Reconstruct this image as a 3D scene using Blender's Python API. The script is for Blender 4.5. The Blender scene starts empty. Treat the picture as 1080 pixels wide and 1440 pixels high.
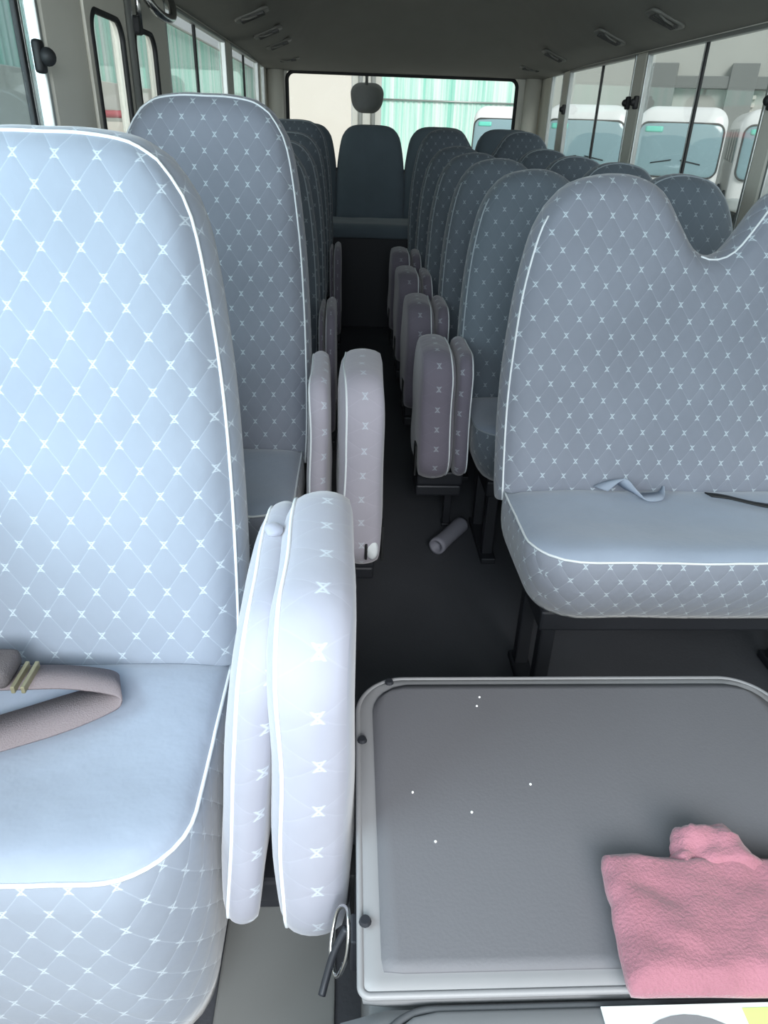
import bpy, bmesh, math, random
from mathutils import Vector, Matrix, noise
random.seed(7)
SC = bpy.context.scene
COL = SC.collection
PI = math.pi

# ------------------------------------------------------------------ materials
def new_mat(name):
    m = bpy.data.materials.new(name); m.use_nodes = True
    nt = m.node_tree; nt.nodes.clear()
    out = nt.nodes.new('ShaderNodeOutputMaterial')
    return m, nt, out

def math_node(nt, op, a, b=None, c=None, clamp=False):
    n = nt.nodes.new('ShaderNodeMath'); n.operation = op; n.use_clamp = clamp
    for i, v in enumerate((a, b, c)):
        if v is None: continue
        if isinstance(v, (int, float)): n.inputs[i].default_value = v
        else: nt.links.new(v, n.inputs[i])
    return n.outputs[0]

def mix_col(nt, fac, a, b):
    n = nt.nodes.new('ShaderNodeMix'); n.data_type = 'RGBA'
    for i, v in ((0, fac), (6, a), (7, b)):
        if isinstance(v, (int, float)): n.inputs[i].default_value = v
        elif isinstance(v, tuple): n.inputs[i].default_value = (*v, 1) if len(v) == 3 else v
        else: nt.links.new(v, n.inputs[i])
    return n.outputs[2]

def srgb(r, g, b):
    f = lambda c: (c/12.92 if c <= .04045 else ((c+.055)/1.055)**2.4)
    return (f(r/255), f(g/255), f(b/255))

def plain(name, col, rough=.6, metal=0., spec=.5, noise_scale=8., var=.12, bump=0., bscale=200., sheen=0., coat=0.):
    m, nt, out = new_mat(name)
    p = nt.nodes.new('ShaderNodeBsdfPrincipled')
    tc = nt.nodes.new('ShaderNodeTexCoord')
    nz = nt.nodes.new('ShaderNodeTexNoise'); nz.inputs['Scale'].default_value = noise_scale; nz.inputs['Detail'].default_value = 4
    nt.links.new(tc.outputs['Object'], nz.inputs['Vector'])
    lo = tuple(c*(1-var) for c in col); hi = tuple(min(1, c*(1+var)) for c in col)
    nt.links.new(mix_col(nt, nz.outputs['Fac'], lo, hi), p.inputs['Base Color'])
    p.inputs['Roughness'].default_value = rough; p.inputs['Metallic'].default_value = metal
    p.inputs['Specular IOR Level'].default_value = spec
    p.inputs['Sheen Weight'].default_value = sheen
    p.inputs['Coat Weight'].default_value = coat
    if bump:
        n2 = nt.nodes.new('ShaderNodeTexNoise'); n2.inputs['Scale'].default_value = bscale; n2.inputs['Detail'].default_value = 3
        nt.links.new(tc.outputs['Object'], n2.inputs['Vector'])
        b = nt.nodes.new('ShaderNodeBump'); b.inputs['Strength'].default_value = bump; b.inputs['Distance'].default_value = .004
        nt.links.new(n2.outputs['Fac'], b.inputs['Height']); nt.links.new(b.outputs['Normal'], p.inputs['Normal'])
    nt.links.new(p.outputs[0], out.inputs[0])
    return m

def quilted(name, base, stitch=.6, motif=1., quilt=.35, P=.0455, Q=.0320, ms=1.):
    """velour with a stitched diamond lattice and a small cross-shaped flower at every crossing"""
    m, nt, out = new_mat(name)
    p = nt.nodes.new('ShaderNodeBsdfPrincipled')
    uv = nt.nodes.new('ShaderNodeUVMap'); uv.uv_map = 'UVMap'
    sp = nt.nodes.new('ShaderNodeSeparateXYZ'); nt.links.new(uv.outputs[0], sp.inputs[0])
    M = lambda *a, **k: math_node(nt, *a, **k)
    u = M('DIVIDE', sp.outputs[0], P); v = M('DIVIDE', sp.outputs[1], 2*Q)
    fa = M('SUBTRACT', M('FRACT', M('ADD', M('ADD', u, v), 200.5)), .5)
    fb = M('SUBTRACT', M('FRACT', M('ADD', M('SUBTRACT', u, v), 200.5)), .5)
    la = M('ABSOLUTE', fa); lb = M('ABSOLUTE', fb)
    mn = M('MINIMUM', la, lb)
    line = M('SUBTRACT', 1, M('DIVIDE', mn, .028), clamp=True)
    du = M('ABSOLUTE', M('MULTIPLY', M('ADD', fa, fb), P/2))
    dv = M('ABSOLUTE', M('MULTIPLY', M('SUBTRACT', fa, fb), Q))
    mx = M('MAXIMUM', du, dv)
    x = M('SUBTRACT', 1, M('DIVIDE', M('ABSOLUTE', M('SUBTRACT', du, M('MULTIPLY', dv, .8))), .0018*ms), clamp=True)
    bar = M('SUBTRACT', 1, M('DIVIDE', M('ABSOLUTE', M('SUBTRACT', dv, .0038*ms)), .0011*ms), clamp=True)
    bar = M('MULTIPLY', bar, M('LESS_THAN', du, .0028*ms))
    mot = M('MULTIPLY', M('MAXIMUM', x, bar), M('SUBTRACT', 1, M('DIVIDE', M('SUBTRACT', mx, .0050*ms), .0009), clamp=True), clamp=True)
    tc = nt.nodes.new('ShaderNodeTexCoord')
    nz = nt.nodes.new('ShaderNodeTexNoise'); nz.inputs['Scale'].default_value = 5; nz.inputs['Detail'].default_value = 5
    nt.links.new(tc.outputs['Object'], nz.inputs['Vector'])
    lo = tuple(c*.82 for c in base); hi = tuple(c*1.15 for c in base)
    c0 = mix_col(nt, nz.outputs['Fac'], lo, hi)
    c0 = mix_col(nt, M('MULTIPLY', line, .42*stitch), c0, tuple(min(1, c*1.9+.03) for c in base))
    c0 = mix_col(nt, M('MULTIPLY', mot, .78*motif), c0, srgb(214, 228, 236))
    nt.links.new(c0, p.inputs['Base Color'])
    p.inputs['Roughness'].default_value = .85
    p.inputs['Specular IOR Level'].default_value = .2
    p.inputs['Sheen Weight'].default_value = .35; p.inputs['Sheen Roughness'].default_value = .45
    n2 = nt.nodes.new('ShaderNodeTexNoise'); n2.inputs['Scale'].default_value = 18; n2.inputs['Detail'].default_value = 3
    nt.links.new(tc.outputs['Object'], n2.inputs['Vector'])
    puff = M('MINIMUM', M('MULTIPLY', mn, 3.4), 1)
    puff = M('POWER', puff, .55)
    h = M('ADD', M('MULTIPLY', puff, quilt), M('MULTIPLY', n2.outputs['Fac'], .5))
    b = nt.nodes.new('ShaderNodeBump'); b.inputs['Strength'].default_value = .5; b.inputs['Distance'].default_value = .006
    nt.links.new(h, b.inputs['Height']); nt.links.new(b.outputs['Normal'], p.inputs['Normal'])
    nt.links.new(p.outputs[0], out.inputs[0])
    return m

def glass_mat(name, tint, haze=.06, refl=.9):
    m, nt, out = new_mat(name)
    t = nt.nodes.new('ShaderNodeBsdfTransparent'); t.inputs[0].default_value = (*tint, 1)
    g = nt.nodes.new('ShaderNodeBsdfGlossy'); g.inputs['Roughness'].default_value = .03
    d = nt.nodes.new('ShaderNodeBsdfDiffuse'); d.inputs[0].default_value = (.75, .8, .8, 1)
    fr = nt.nodes.new('ShaderNodeFresnel'); fr.inputs[0].default_value = 1.45
    tc = nt.nodes.new('ShaderNodeTexCoord')
    nz = nt.nodes.new('ShaderNodeTexNoise'); nz.inputs['Scale'].default_value = 3
    nt.links.new(tc.outputs['Object'], nz.inputs['Vector'])
    a = nt.nodes.new('ShaderNodeMixShader'); b = nt.nodes.new('ShaderNodeMixShader')
    nt.links.new(math_node(nt, 'MULTIPLY', nz.outputs['Fac'], 2*haze), a.inputs[0])
    nt.links.new(t.outputs[0], a.inputs[1]); nt.links.new(d.outputs[0], a.inputs[2])
    nt.links.new(math_node(nt, 'MULTIPLY', fr.outputs[0], refl), b.inputs[0])
    nt.links.new(a.outputs[0], b.inputs[1]); nt.links.new(g.outputs[0], b.inputs[2])
    nt.links.new(b.outputs[0], out.inputs[0])
    return m

def sheet_mat():
    """mint and white painted corrugated sheeting, banded along the sheet"""
    m, nt, out = new_mat('corrugated_paint')
    p = nt.nodes.new('ShaderNodeBsdfPrincipled')
    uv = nt.nodes.new('ShaderNodeUVMap'); uv.uv_map = 'UVMap'
    mp = nt.nodes.new('ShaderNodeMapping'); mp.inputs['Scale'].default_value = (2.6, .05, 1)
    nt.links.new(uv.outputs[0], mp.inputs[0])
    nz = nt.nodes.new('ShaderNodeTexNoise'); nz.inputs['Scale'].default_value = 1.6; nz.inputs['Detail'].default_value = 4; nz.inputs['Roughness'].default_value = .7
    nt.links.new(mp.outputs[0], nz.inputs['Vector'])
    r = nt.nodes.new('ShaderNodeValToRGB')
    e = r.color_ramp.elements
    e[0].position = .36; e[0].color = (*srgb(150, 222, 203), 1)
    e[1].position = .6; e[1].color = (*srgb(236, 246, 244), 1)
    x = e.new(.47); x.color = (*srgb(196, 238, 226), 1)
    nt.links.new(nz.outputs['Fac'], r.inputs[0])
    nt.links.new(r.outputs[0], p.inputs['Base Color']); p.inputs['Roughness'].default_value = .6
    nt.links.new(p.outputs[0], out.inputs[0])
    return m

BLUE = srgb(136, 141, 153)
M_quilt = quilted('quilted_velour', BLUE)
M_quilt_front = quilted('quilted_velour_lit_tone', srgb(140, 149, 163), stitch=.5, motif=.7, quilt=.22)  # bright light on the frontmost seat put into the base colour
M_quilt_dim = quilted('quilted_velour_shade_tone', srgb(108, 118, 128), stitch=.4, motif=.55, quilt=.3)  # same fabric darkened: shade of the rear rows painted into the colour
M_quilt_mauve = quilted('quilted_mauve_velour', srgb(122, 117, 130), stitch=.2, motif=.6, quilt=.15, P=.095, Q=.027, ms=1.35)
M_quilt_bright = quilted('quilted_mauve_velour_bright_lit', srgb(150, 152, 165), stitch=.15, motif=.6, quilt=.12, P=.095, Q=.029, ms=1.35)  # mauve lightened: strong light on the front folded seat painted in
M_quilt_lit = quilted('quilted_mauve_velour_lit', srgb(172, 168, 180), stitch=.2, motif=.8, quilt=.12, P=.095, Q=.027, ms=1.35)  # mauve lightened: light falling on the second folded seat painted in
M_mauve_lit = plain('mauve_velour_lit', srgb(170, 167, 179), .85, spec=.2, noise_scale=9, var=.12, bump=.4, bscale=40, sheen=.35)  # plain lit copy of the mauve, light put into the colour
M_mauve_bright = plain('mauve_velour_bright_lit', srgb(146, 150, 164), .85, spec=.2, noise_scale=9, var=.1, bump=.4, bscale=40, sheen=.35)  # plain mauve with the strong light at the front painted in
M_velour = plain('worn_blue_velour', srgb(146, 157, 174), .85, spec=.2, noise_scale=7, var=.16, bump=.5, bscale=30, sheen=.35)
M_mauve = plain('mauve_velour', srgb(124, 119, 132), .85, spec=.2, noise_scale=9, var=.12, bump=.4, bscale=40, sheen=.35)
M_pipe_shade = plain('shade_tone_piping', srgb(158, 168, 176), .7, var=.05)  # white piping darkened, rear-row shade painted into it
M_bench = plain('dark_blue_velour', srgb(108, 121, 131), .85, spec=.2, noise_scale=7, var=.14, bump=.3, bscale=30, sheen=.3)
M_pipe = plain('white_piping', srgb(226, 232, 236), .6, var=.05)
M_seatback = plain('grey_backshell', srgb(96, 104, 112), .8, var=.1)
M_metal = plain('dark_painted_steel', srgb(44, 46, 52), .5, metal=.3)
M_black = plain('black_rubber', srgb(28, 30, 32), .6)
M_chrome = plain('chrome', srgb(200, 200, 200), .22, metal=1, var=.05)
M_alu = plain('aluminium_strip', srgb(176, 180, 178), .38, metal=.7, var=.06)
M_wall = plain('beige_grey_trim', srgb(226, 224, 213), .6, var=.06, bump=.08, bscale=150)
M_wall_low = plain('grey_side_panel', srgb(104, 104, 104), .7, var=.1)
M_ceil = plain('ceiling_vinyl', srgb(132, 131, 125), .75, var=.07, bump=.15, bscale=60)
M_vent = plain('vent_plastic', srgb(70, 70, 68), .5)
M_vent_l = plain('vent_rim_plastic', srgb(120, 120, 115), .45)
M_floor = plain('dark_vinyl_floor', srgb(70, 72, 78), .62, var=.16, noise_scale=5, bump=.2, bscale=120)
M_floor_plate = plain('light_grey_plate', srgb(128, 130, 130), .5, var=.08)
M_cover = plain('grey_cover_carpet', srgb(98, 98, 103), .7, var=.09, noise_scale=3.5, bump=.10, bscale=320)
M_cover_rim = plain('grey_cover_rim', srgb(132, 132, 135), .5, var=.05)
M_console = plain('grey_console_plastic', srgb(118, 119, 122), .5, var=.05)
M_groove = plain('dark_groove', srgb(70, 72, 76), .7)
M_belt = plain('beige_webbing', srgb(122, 113, 117), .8, var=.08, bump=.4, bscale=500)
M_belt_d = plain('brown_grey_webbing', srgb(92, 87, 89), .8, var=.08, bump=.4, bscale=500)
M_slider = plain('olive_brass', srgb(150, 146, 120), .4, metal=.4)
M_belt_l = plain('grey_blue_webbing', srgb(150, 160, 176), .8, var=.08)
M_towel = plain('pink_terry', srgb(148, 100, 112), .95, spec=.1, noise_scale=13, var=.3, bump=.45, bscale=330, sheen=.3)
M_tube = plain('grey_tube_plastic', srgb(132, 132, 144), .6, var=.12, noise_scale=30)
M_crumb = plain('white_crumb', srgb(240, 240, 240), .8)
M_paper = plain('white_paper', srgb(206, 212, 212), .7, var=.02)
M_green = plain('light_green_print', srgb(190, 224, 128), .7, var=.03)
M_glass = glass_mat('clear_window_glass', (.96, .985, .98), .025, .3)
M_glass_r = glass_mat('hazy_window_glass', (.94, .97, .97), .04, .25)
M_glass_d = glass_mat('dull_window_glass', (.74, .83, .85), .10, .25)
M_glass_rear = glass_mat('rear_window_glass', (.98, .99, .99), .01, .02)
M_cream = plain('cream_render', srgb(224, 220, 212), .85, var=.02, noise_scale=1)
M_concrete = plain('pale_grey_concrete', srgb(196, 198, 192), .85, var=.06, noise_scale=.6)
M_beam = plain('grey_concrete_beam', srgb(140, 144, 142), .85, var=.08, noise_scale=.6)
M_ground = plain('yard_concrete', srgb(176, 176, 170), .9, var=.1, noise_scale=.8)
M_sheet = sheet_mat()
M_bus = plain('white_bus_paint', srgb(246, 248, 248), .3, var=.02, coat=.3)
M_bus_low = plain('grey_bus_lower', srgb(188, 194, 194), .4, var=.03)
M_wind = plain('bus_windshield', srgb(146, 176, 184), .12, var=.10, noise_scale=1.2, coat=.5)
M_wind_band = plain('mint_sun_band', srgb(120, 226, 206), .3, var=.05)
M_busglass = plain('bus_side_glass', srgb(120, 142, 140), .15, var=.12, noise_scale=2)
M_red = plain('faded_red_paint', srgb(188, 84, 96), .6)
M_lamp = plain('headlamp_glass', srgb(220, 226, 228), .15)
M_mirror = plain('mirror_housing', srgb(88, 90, 88), .5, var=.06)

# ------------------------------------------------------------------ helpers
def link(me, name, mats, parent=None, smooth=True):
    o = bpy.data.objects.new(name, me); COL.objects.link(o)
    for m in (mats if isinstance(mats, (list, tuple)) else [mats]): me.materials.append(m)
    if smooth:
        for p in me.polygons: p.use_smooth = True
    if parent is not None: o.parent = parent
    return o

def fin(bm, name, mats, parent=None, smooth=True, recalc=True):
    if recalc: bmesh.ops.recalc_face_normals(bm, faces=bm.faces)
    me = bpy.data.meshes.new(name); bm.to_mesh(me); bm.free()
    return link(me, name, mats, parent, smooth)

def empty(name, loc=(0, 0, 0), rz=0, parent=None):
    o = bpy.data.objects.new(name, None); o.empty_display_size = .1
    o.location = loc; o.rotation_euler = (0, 0, rz); COL.objects.link(o)
    if parent is not None: o.parent = parent
    return o

def tag(o, label=None, cat=None, group=None, kind=None):
    for k, v in (('label', label), ('category', cat), ('group', group), ('kind', kind)):
        if v: o[k] = v
    return o

def copy_tree(o, parent=None):
    c = o.copy(); COL.objects.link(c)
    if parent is not None: c.parent = parent; c.matrix_parent_inverse = o.matrix_parent_inverse
    for ch in list(o.children): copy_tree(ch, c)
    return c

def add_box(bm, x0, x1, y0, y1, z0, z1, bevel=0., seg=2):
    vs = [bm.verts.new((x, y, z)) for x in (x0, x1) for y in (y0, y1) for z in (z0, z1)]
    f = lambda *i: bm.faces.new([vs[k] for k in i])
    fs = [f(0, 1, 3, 2), f(4, 6, 7, 5), f(0, 4, 5, 1), f(2, 3, 7, 6), f(0, 2, 6, 4), f(1, 5, 7, 3)]
    if bevel:
        es = list({e for fc in fs for e in fc.edges})
        bmesh.ops.bevel(bm, geom=es, offset=bevel, segments=seg, affect='EDGES', profile=.5)

def box(name, x0, x1, y0, y1, z0, z1, mat, parent=None, bevel=.004):
    bm = bmesh.new(); add_box(bm, x0, x1, y0, y1, z0, z1, bevel)
    return fin(bm, name, mat, parent, smooth=False)

def smooth_pts(pts, n=6, closed=False):
    """Catmull-Rom through points (any dimension)"""
    P = [Vector(p) for p in pts]; N = len(P); out = []
    rng = range(N if closed else N-1)
    for i in rng:
        g = (lambda k: P[k % N]) if closed else (lambda k: P[max(0, min(N-1, k))])
        a, b, c, d = g(i-1), g(i), g(i+1), g(i+2)
        for k in range(n):
            t = k/n
            out.append(.5*((2*b)+(c-a)*t+(2*a-5*b+4*c-d)*t*t+(3*b-a-3*c+d)*t**3))
    if not closed: out.append(P[-1].copy())
    return out

def resample(pts, n):
    L = [0]
    for a, b in zip(pts, pts[1:]): L.append(L[-1]+(b-a).length)
    out = []; j = 0
    for i in range(n):
        s = L[-1]*i/(n-1)
        while j < len(L)-2 and L[j+1] < s: j += 1
        d = L[j+1]-L[j]
        out.append(pts[j].lerp(pts[j+1], 0 if d < 1e-9 else max(0, min(1, (s-L[j])/d))))
    return out

def add_tube(bm, pts, r, seg=8, closed=False, caps=True):
    P = [Vector(p) for p in pts]; N = len(P); rings = []
    up = None
    for i in range(N):
        t = (P[(i+1) % N]-P[i-1]) if closed else (P[min(N-1, i+1)]-P[max(0, i-1)])
        if t.length < 1e-9: t = Vector((0, 0, 1))
        t.normalize()
        if up is None: up = t.orthogonal().normalized()
        up = (up-t*up.dot(t))
        up = up.normalized() if up.length > 1e-6 else t.orthogonal().normalized()
        w = t.cross(up)
        rr = r(i/(N-1)) if callable(r) else r
        rings.append([bm.verts.new(P[i]+rr*(math.cos(2*PI*k/seg)*up+math.sin(2*PI*k/seg)*w)) for k in range(seg)])
    for i in range(N if closed else N-1):
        a, b = rings[i], rings[(i+1) % N]
        for k in range(seg): bm.faces.new((a[k], a[(k+1) % seg], b[(k+1) % seg], b[k]))
    if caps and not closed:
        bm.faces.new(rings[0]); bm.faces.new(rings[-1][::-1])

def tube(name, pts, r, mat, parent=None, seg=8, closed=False):
    bm = bmesh.new(); add_tube(bm, pts, r, seg, closed)
    return fin(bm, name, mat, parent)

def strap(name, pts, width_vecs, mat, parent=None, thick=.003):
    """flat webbing: centre points and a half-width vector per point"""
    P = smooth_pts([(*p, *w) for p, w in zip(pts, width_vecs)], 8)
    P = [([v[0], v[1], v[2]], [v[3], v[4], v[5]]) for v in P]
    bm = bmesh.new(); rows = []
    for c, w in P:
        c, w = Vector(c), Vector(w)
        rows.append((bm.verts.new(c-w), bm.verts.new(c+w)))
    for a, b in zip(rows, rows[1:]): bm.faces.new((a[0], a[1], b[1], b[0]))
    bmesh.ops.recalc_face_normals(bm, faces=bm.faces)
    bmesh.ops.solidify(bm, geom=bm.faces[:], thickness=thick)
    return fin(bm, name, mat, parent)

def pad(name, sides, thick, T, mats, parent=None, nu=22, nv=26, bulge=.03, edge=.16, back_bulge=.0, puff=.012,
        taper=None, rough=.0, seed=0, piping=None, pipe_r=.0025, slots=(0, 0, 0), K=7, swap=None, uvo=(0, 0), pipe_sides='LTR', pipe_mat=None):
    """Upholstered pad. sides = bottom, left, top, right boundary curves (2-D points; bottom/top run left to right, left/right run
    bottom to top). n=0 is the seam of the face, -thick the back. T maps (a, b, n) to the place in the object."""
    B, Lf, Tp, R = [resample([Vector((p[0], p[1])) for p in s], n) for s, n in zip(sides, (nu, nv, nu, nv))]
    bm = bmesh.new(); uvl = bm.loops.layers.uv.new('UVMap'); UV = {}
    def coons(i, j):
        u, v = i/(nu-1), j/(nv-1)
        return (1-v)*B[i]+v*Tp[i]+(1-u)*Lf[j]+u*R[j]-((1-u)*(1-v)*B[0]+u*(1-v)*B[-1]+(1-u)*v*Tp[0]+u*v*Tp[-1])
    def pr(t):
        e = min(t, 1-t)/edge
        return math.sqrt(max(0, 1-(1-min(1, e))**2))
    def place(a, b, n):
        w = 0
        if rough:
            w = rough*noise.noise(Vector((a*7+seed*3.1, b*7, n*9+seed)))
        return T(a, b, n+w)
    def grid(nf, flip=False):
        g = []
        for i in range(nu):
            row = []
            for j in range(nv):
                q = coons(i, j)
                n = nf(i/(nu-1), j/(nv-1))
                if taper and n < -1e-6: q = taper(q, -n/thick)
                vt = bm.verts.new(place(q[0], q[1], n)); row.append(vt)
                UV[vt] = (q[0]+uvo[0], q[1]+uvo[1])
            g.append(row)
        return g
    fr = grid(lambda u, v: bulge*min(pr(u), 1)*pr(v))
    bk = grid(lambda u, v: -thick-back_bulge*pr(u)*pr(v))
    def loop_of(g): return [g[i][0] for i in range(nu)]+[g[-1][j] for j in range(1, nv)]+[g[i][-1] for i in range(nu-2, -1, -1)]+[g[0][j] for j in range(nv-2, 0, -1)]
    out2 = [coons(i, 0) for i in range(nu)]+[coons(nu-1, j) for j in range(1, nv)]+[coons(i, nv-1) for i in range(nu-2, -1, -1)]+[coons(0, j) for j in range(nv-2, 0, -1)]
    N = len(out2)
    nrm = []
    for i in range(N):
        t = out2[(i+1) % N]-out2[i-1]; t = t.normalized() if t.length > 1e-9 else Vector((1, 0))
        nrm.append(Vector((t[1], -t[0])))
    S = [0]
    for i in range(1, N+1): S.append(S[-1]+(out2[i % N]-out2[i-1]).length)
    rings = [loop_of(fr)]
    for k in range(1, K):
        f = k/K
        o = puff*math.sin(PI*f)**.7
        ring = []
        for i in range(N):
            q = out2[i]
            if taper: q = taper(q, f)
            q = q+nrm[i]*o
            ring.append(bm.verts.new(place(q[0], q[1], -thick*f)))
        rings.append(ring)
    rings.append(loop_of(bk))
    def face(vs, uvs, slot):
        try: fc = bm.faces.new(vs)
        except ValueError: return
        fc.material_index = slot
        for l, c in zip(fc.loops, uvs): l[uvl].uv = c
    for g, s in ((fr, slots[0]), (bk, slots[2])):
        for i in range(nu-1):
            for j in range(nv-1):
                vs = (g[i][j], g[i+1][j], g[i+1][j+1], g[i][j+1])
                face(vs, [UV[x] for x in vs], s)
    for k in range(K):
        for i in range(N):
            a, b = rings[k], rings[k+1]; i2 = (i+1) % N
            d0, d1 = thick*k/K+.0235, thick*(k+1)/K+.0235
            cs = [(S[i], d0), (S[i+1], d0), (S[i+1], d1), (S[i], d1)]
            if swap is not None: cs = [(d-.0235-swap, c) for c, d in cs]
            face((a[i], a[i2], b[i2], b[i]), cs, slots[1])
    pts = []
    if piping:
        if pipe_sides == 'C': pts = [fr[0][j].co.copy() for j in range(nv-1, -1, -1)]+[fr[i][0].co.copy() for i in range(1, nu)]+[fr[-1][j].co.copy() for j in range(1, nv)]
        if pipe_sides == 'D': pts = [fr[0][j].co.copy() for j in range(int(nv*.97))]
        far = [fr[i][-1].co.copy() for i in range(nu//2-2, nu)]+[fr[-1][j].co.copy() for j in range(nv-2, -1, -1)]
        if 'L' in pipe_sides: pts += [fr[0][j].co.copy() for j in range(nv)]
        if 'T' in pipe_sides: pts += [fr[i][-1].co.copy() for i in range(nu)][1 if pts else 0:]
        if 'R' in pipe_sides: pts += [fr[-1][j].co.copy() for j in range(nv-1, -1, -1)][1 if pts else 0:]
        if 'B' in pipe_sides: pts += [fr[i][0].co.copy() for i in range(nu-1, -1, -1)][1:]
    o = fin(bm, name, mats, parent)
    if piping:
        if pipe_sides == 'D': tube('piping', far, pipe_r, pipe_mat or M_pipe, o, 6)
        if (pts[0]-pts[-1]).length < 1e-6: tube('piping', pts[:-1], pipe_r, pipe_mat or M_pipe, o, 6, closed=True)
        else: tube('piping', pts, pipe_r, pipe_mat or M_pipe, o, 6)
    return o

def rrect(w, h, r, n=6, cx=0, cy=0):
    """boundary curves of a rounded rectangle, corners cut at 45 degrees between the sides"""
    r = min(r, w/2-1e-4, h/2-1e-4)
    def arc(x, y, a0, a1): return [(x+r*math.cos(math.radians(a0+(a1-a0)*k/n)), y+r*math.sin(math.radians(a0+(a1-a0)*k/n))) for k in range(n+1)]
    x0, x1, y0, y1 = cx-w/2+r, cx+w/2-r, cy-h/2+r, cy+h/2-r
    bot = arc(x0, y0, 225, 270)+arc(x1, y0, 270, 315)
    top = arc(x0, y1, 135, 90)+arc(x1, y1, 90, 45)
    lef = arc(x0, y0, 225, 180)+arc(x0, y1, 180, 135)
    rig = arc(x1, y0, -45, 0)+arc(x1, y1, 0, 45)
    return bot, lef, top, rig

# ------------------------------------------------------------------ camera
CAM_F, PITCH, YAW, ROLL = 1000., 28.6388, 3.2198, 2.0
cam_d = bpy.data.cameras.new('camera'); cam = bpy.data.objects.new('camera', cam_d); COL.objects.link(cam)
p_, y_, r_ = map(math.radians, (PITCH, YAW, ROLL))
fw = Vector((math.sin(y_)*math.cos(p_), math.cos(y_)*math.cos(p_), -math.sin(p_)))
rt0 = Vector((math.cos(y_), -math.sin(y_), 0)); up0 = rt0.cross(fw)
rt = math.cos(r_)*rt0+math.sin(r_)*up0; upv = -math.sin(r_)*rt0+math.cos(r_)*up0
mw = Matrix((rt, upv, -fw)).transposed().to_4x4(); mw.translation = (0, 0, 1.15)
cam.matrix_world = mw
cam_d.sensor_fit = 'VERTICAL'; cam_d.sensor_height = 24; cam_d.lens = 24*CAM_F/1440
cam_d.clip_start = .02; cam_d.clip_end = 300
SC.camera = cam

# ------------------------------------------------------------------ setting
XL, XR, YF, YB = -.56, 1.26, -.75, 5.5
WT, WB = 1.455, .80           # window top and bottom
def struct(o): o['kind'] = 'structure'; return o
struct(box('floor', XL-.06, XR+.06, YF, YB+.05, -.06, 0, M_floor, bevel=0))

def side_wall(name, x0, x1, spans, xo):
    bm = bmesh.new()
    add_box(bm, x0, x1, YF, YB, .0, WB)
    add_box(bm, x0, x1, YF, YB, WT, 1.86)
    for a, b in spans: add_box(bm, x0, x1, a, b, WB, WT, .012)
    return struct(fin(bm, name, M_wall, None, smooth=False))
side_wall('wall_left', XL-.03, XL, [(YF, -.1), (1.57, 1.815), (2.10, 2.17), (2.44, 2.60), (3.78, 3.95), (5.02, 5.10), (5.36, YB)], 0)
side_wall('wall_right', XR, XR+.03, [(YF, -.1), (1.0, 1.12), (2.36, 2.46), (3.56, 3.70), (4.80, 4.93), (5.22, YB)], 0)
bm = bmesh.new()
add_box(bm, XL-.06, XR+.06, YB, YB+.05, 0, .86)
add_box(bm, XL-.06, XR+.06, YB, YB+.05, 1.432, 1.86)
add_box(bm, XL-.06, -.43, YB, YB+.05, .86, 1.432); add_box(bm, 1.10, XR+.06, YB, YB+.05, .86, 1.432)
struct(fin(bm, 'wall_rear', M_wall, None, smooth=False))

# ceiling with overhead ducts either side and a header sloping down to the rear window
prof = smooth_pts([(XL, 1.458), (-.47, 1.475), (-.37, 1.505), (-.29, 1.57), (-.21, 1.67), (-.05, 1.74), (.35, 1.76), (.75, 1.74), (.91, 1.67), (.99, 1.57), (1.07, 1.505), (1.17, 1.475), (XR, 1.458)], 4)
bm = bmesh.new(); rows = []
ys = [YF, 0, 1, 2, 3, 4, 4.4]+[4.4+(YB-4.4)*k/12 for k in range(1, 13)]
for y in ys:
    s = max(0, min(1, (y-4.45)/(YB-4.45))); s = s*s*(3-2*s)
    rows.append([bm.verts.new((q[0], y, q[1]*(1-s)+1.436*s)) for q in prof])
for a, b in zip(rows, rows[1:]):
    for k in range(len(a)-1): bm.faces.new((a[k], b[k], b[k+1], a[k+1]))
top_a = [bm.verts.new((x, y, 1.86)) for x, y in ((XL-.06, YF), (XR+.06, YF), (XR+.06, YB+.05), (XL-.06, YB+.05))]
bm.faces.new(top_a)
struct(fin(bm, 'ceiling', M_ceil, None, recalc=False))

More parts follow.
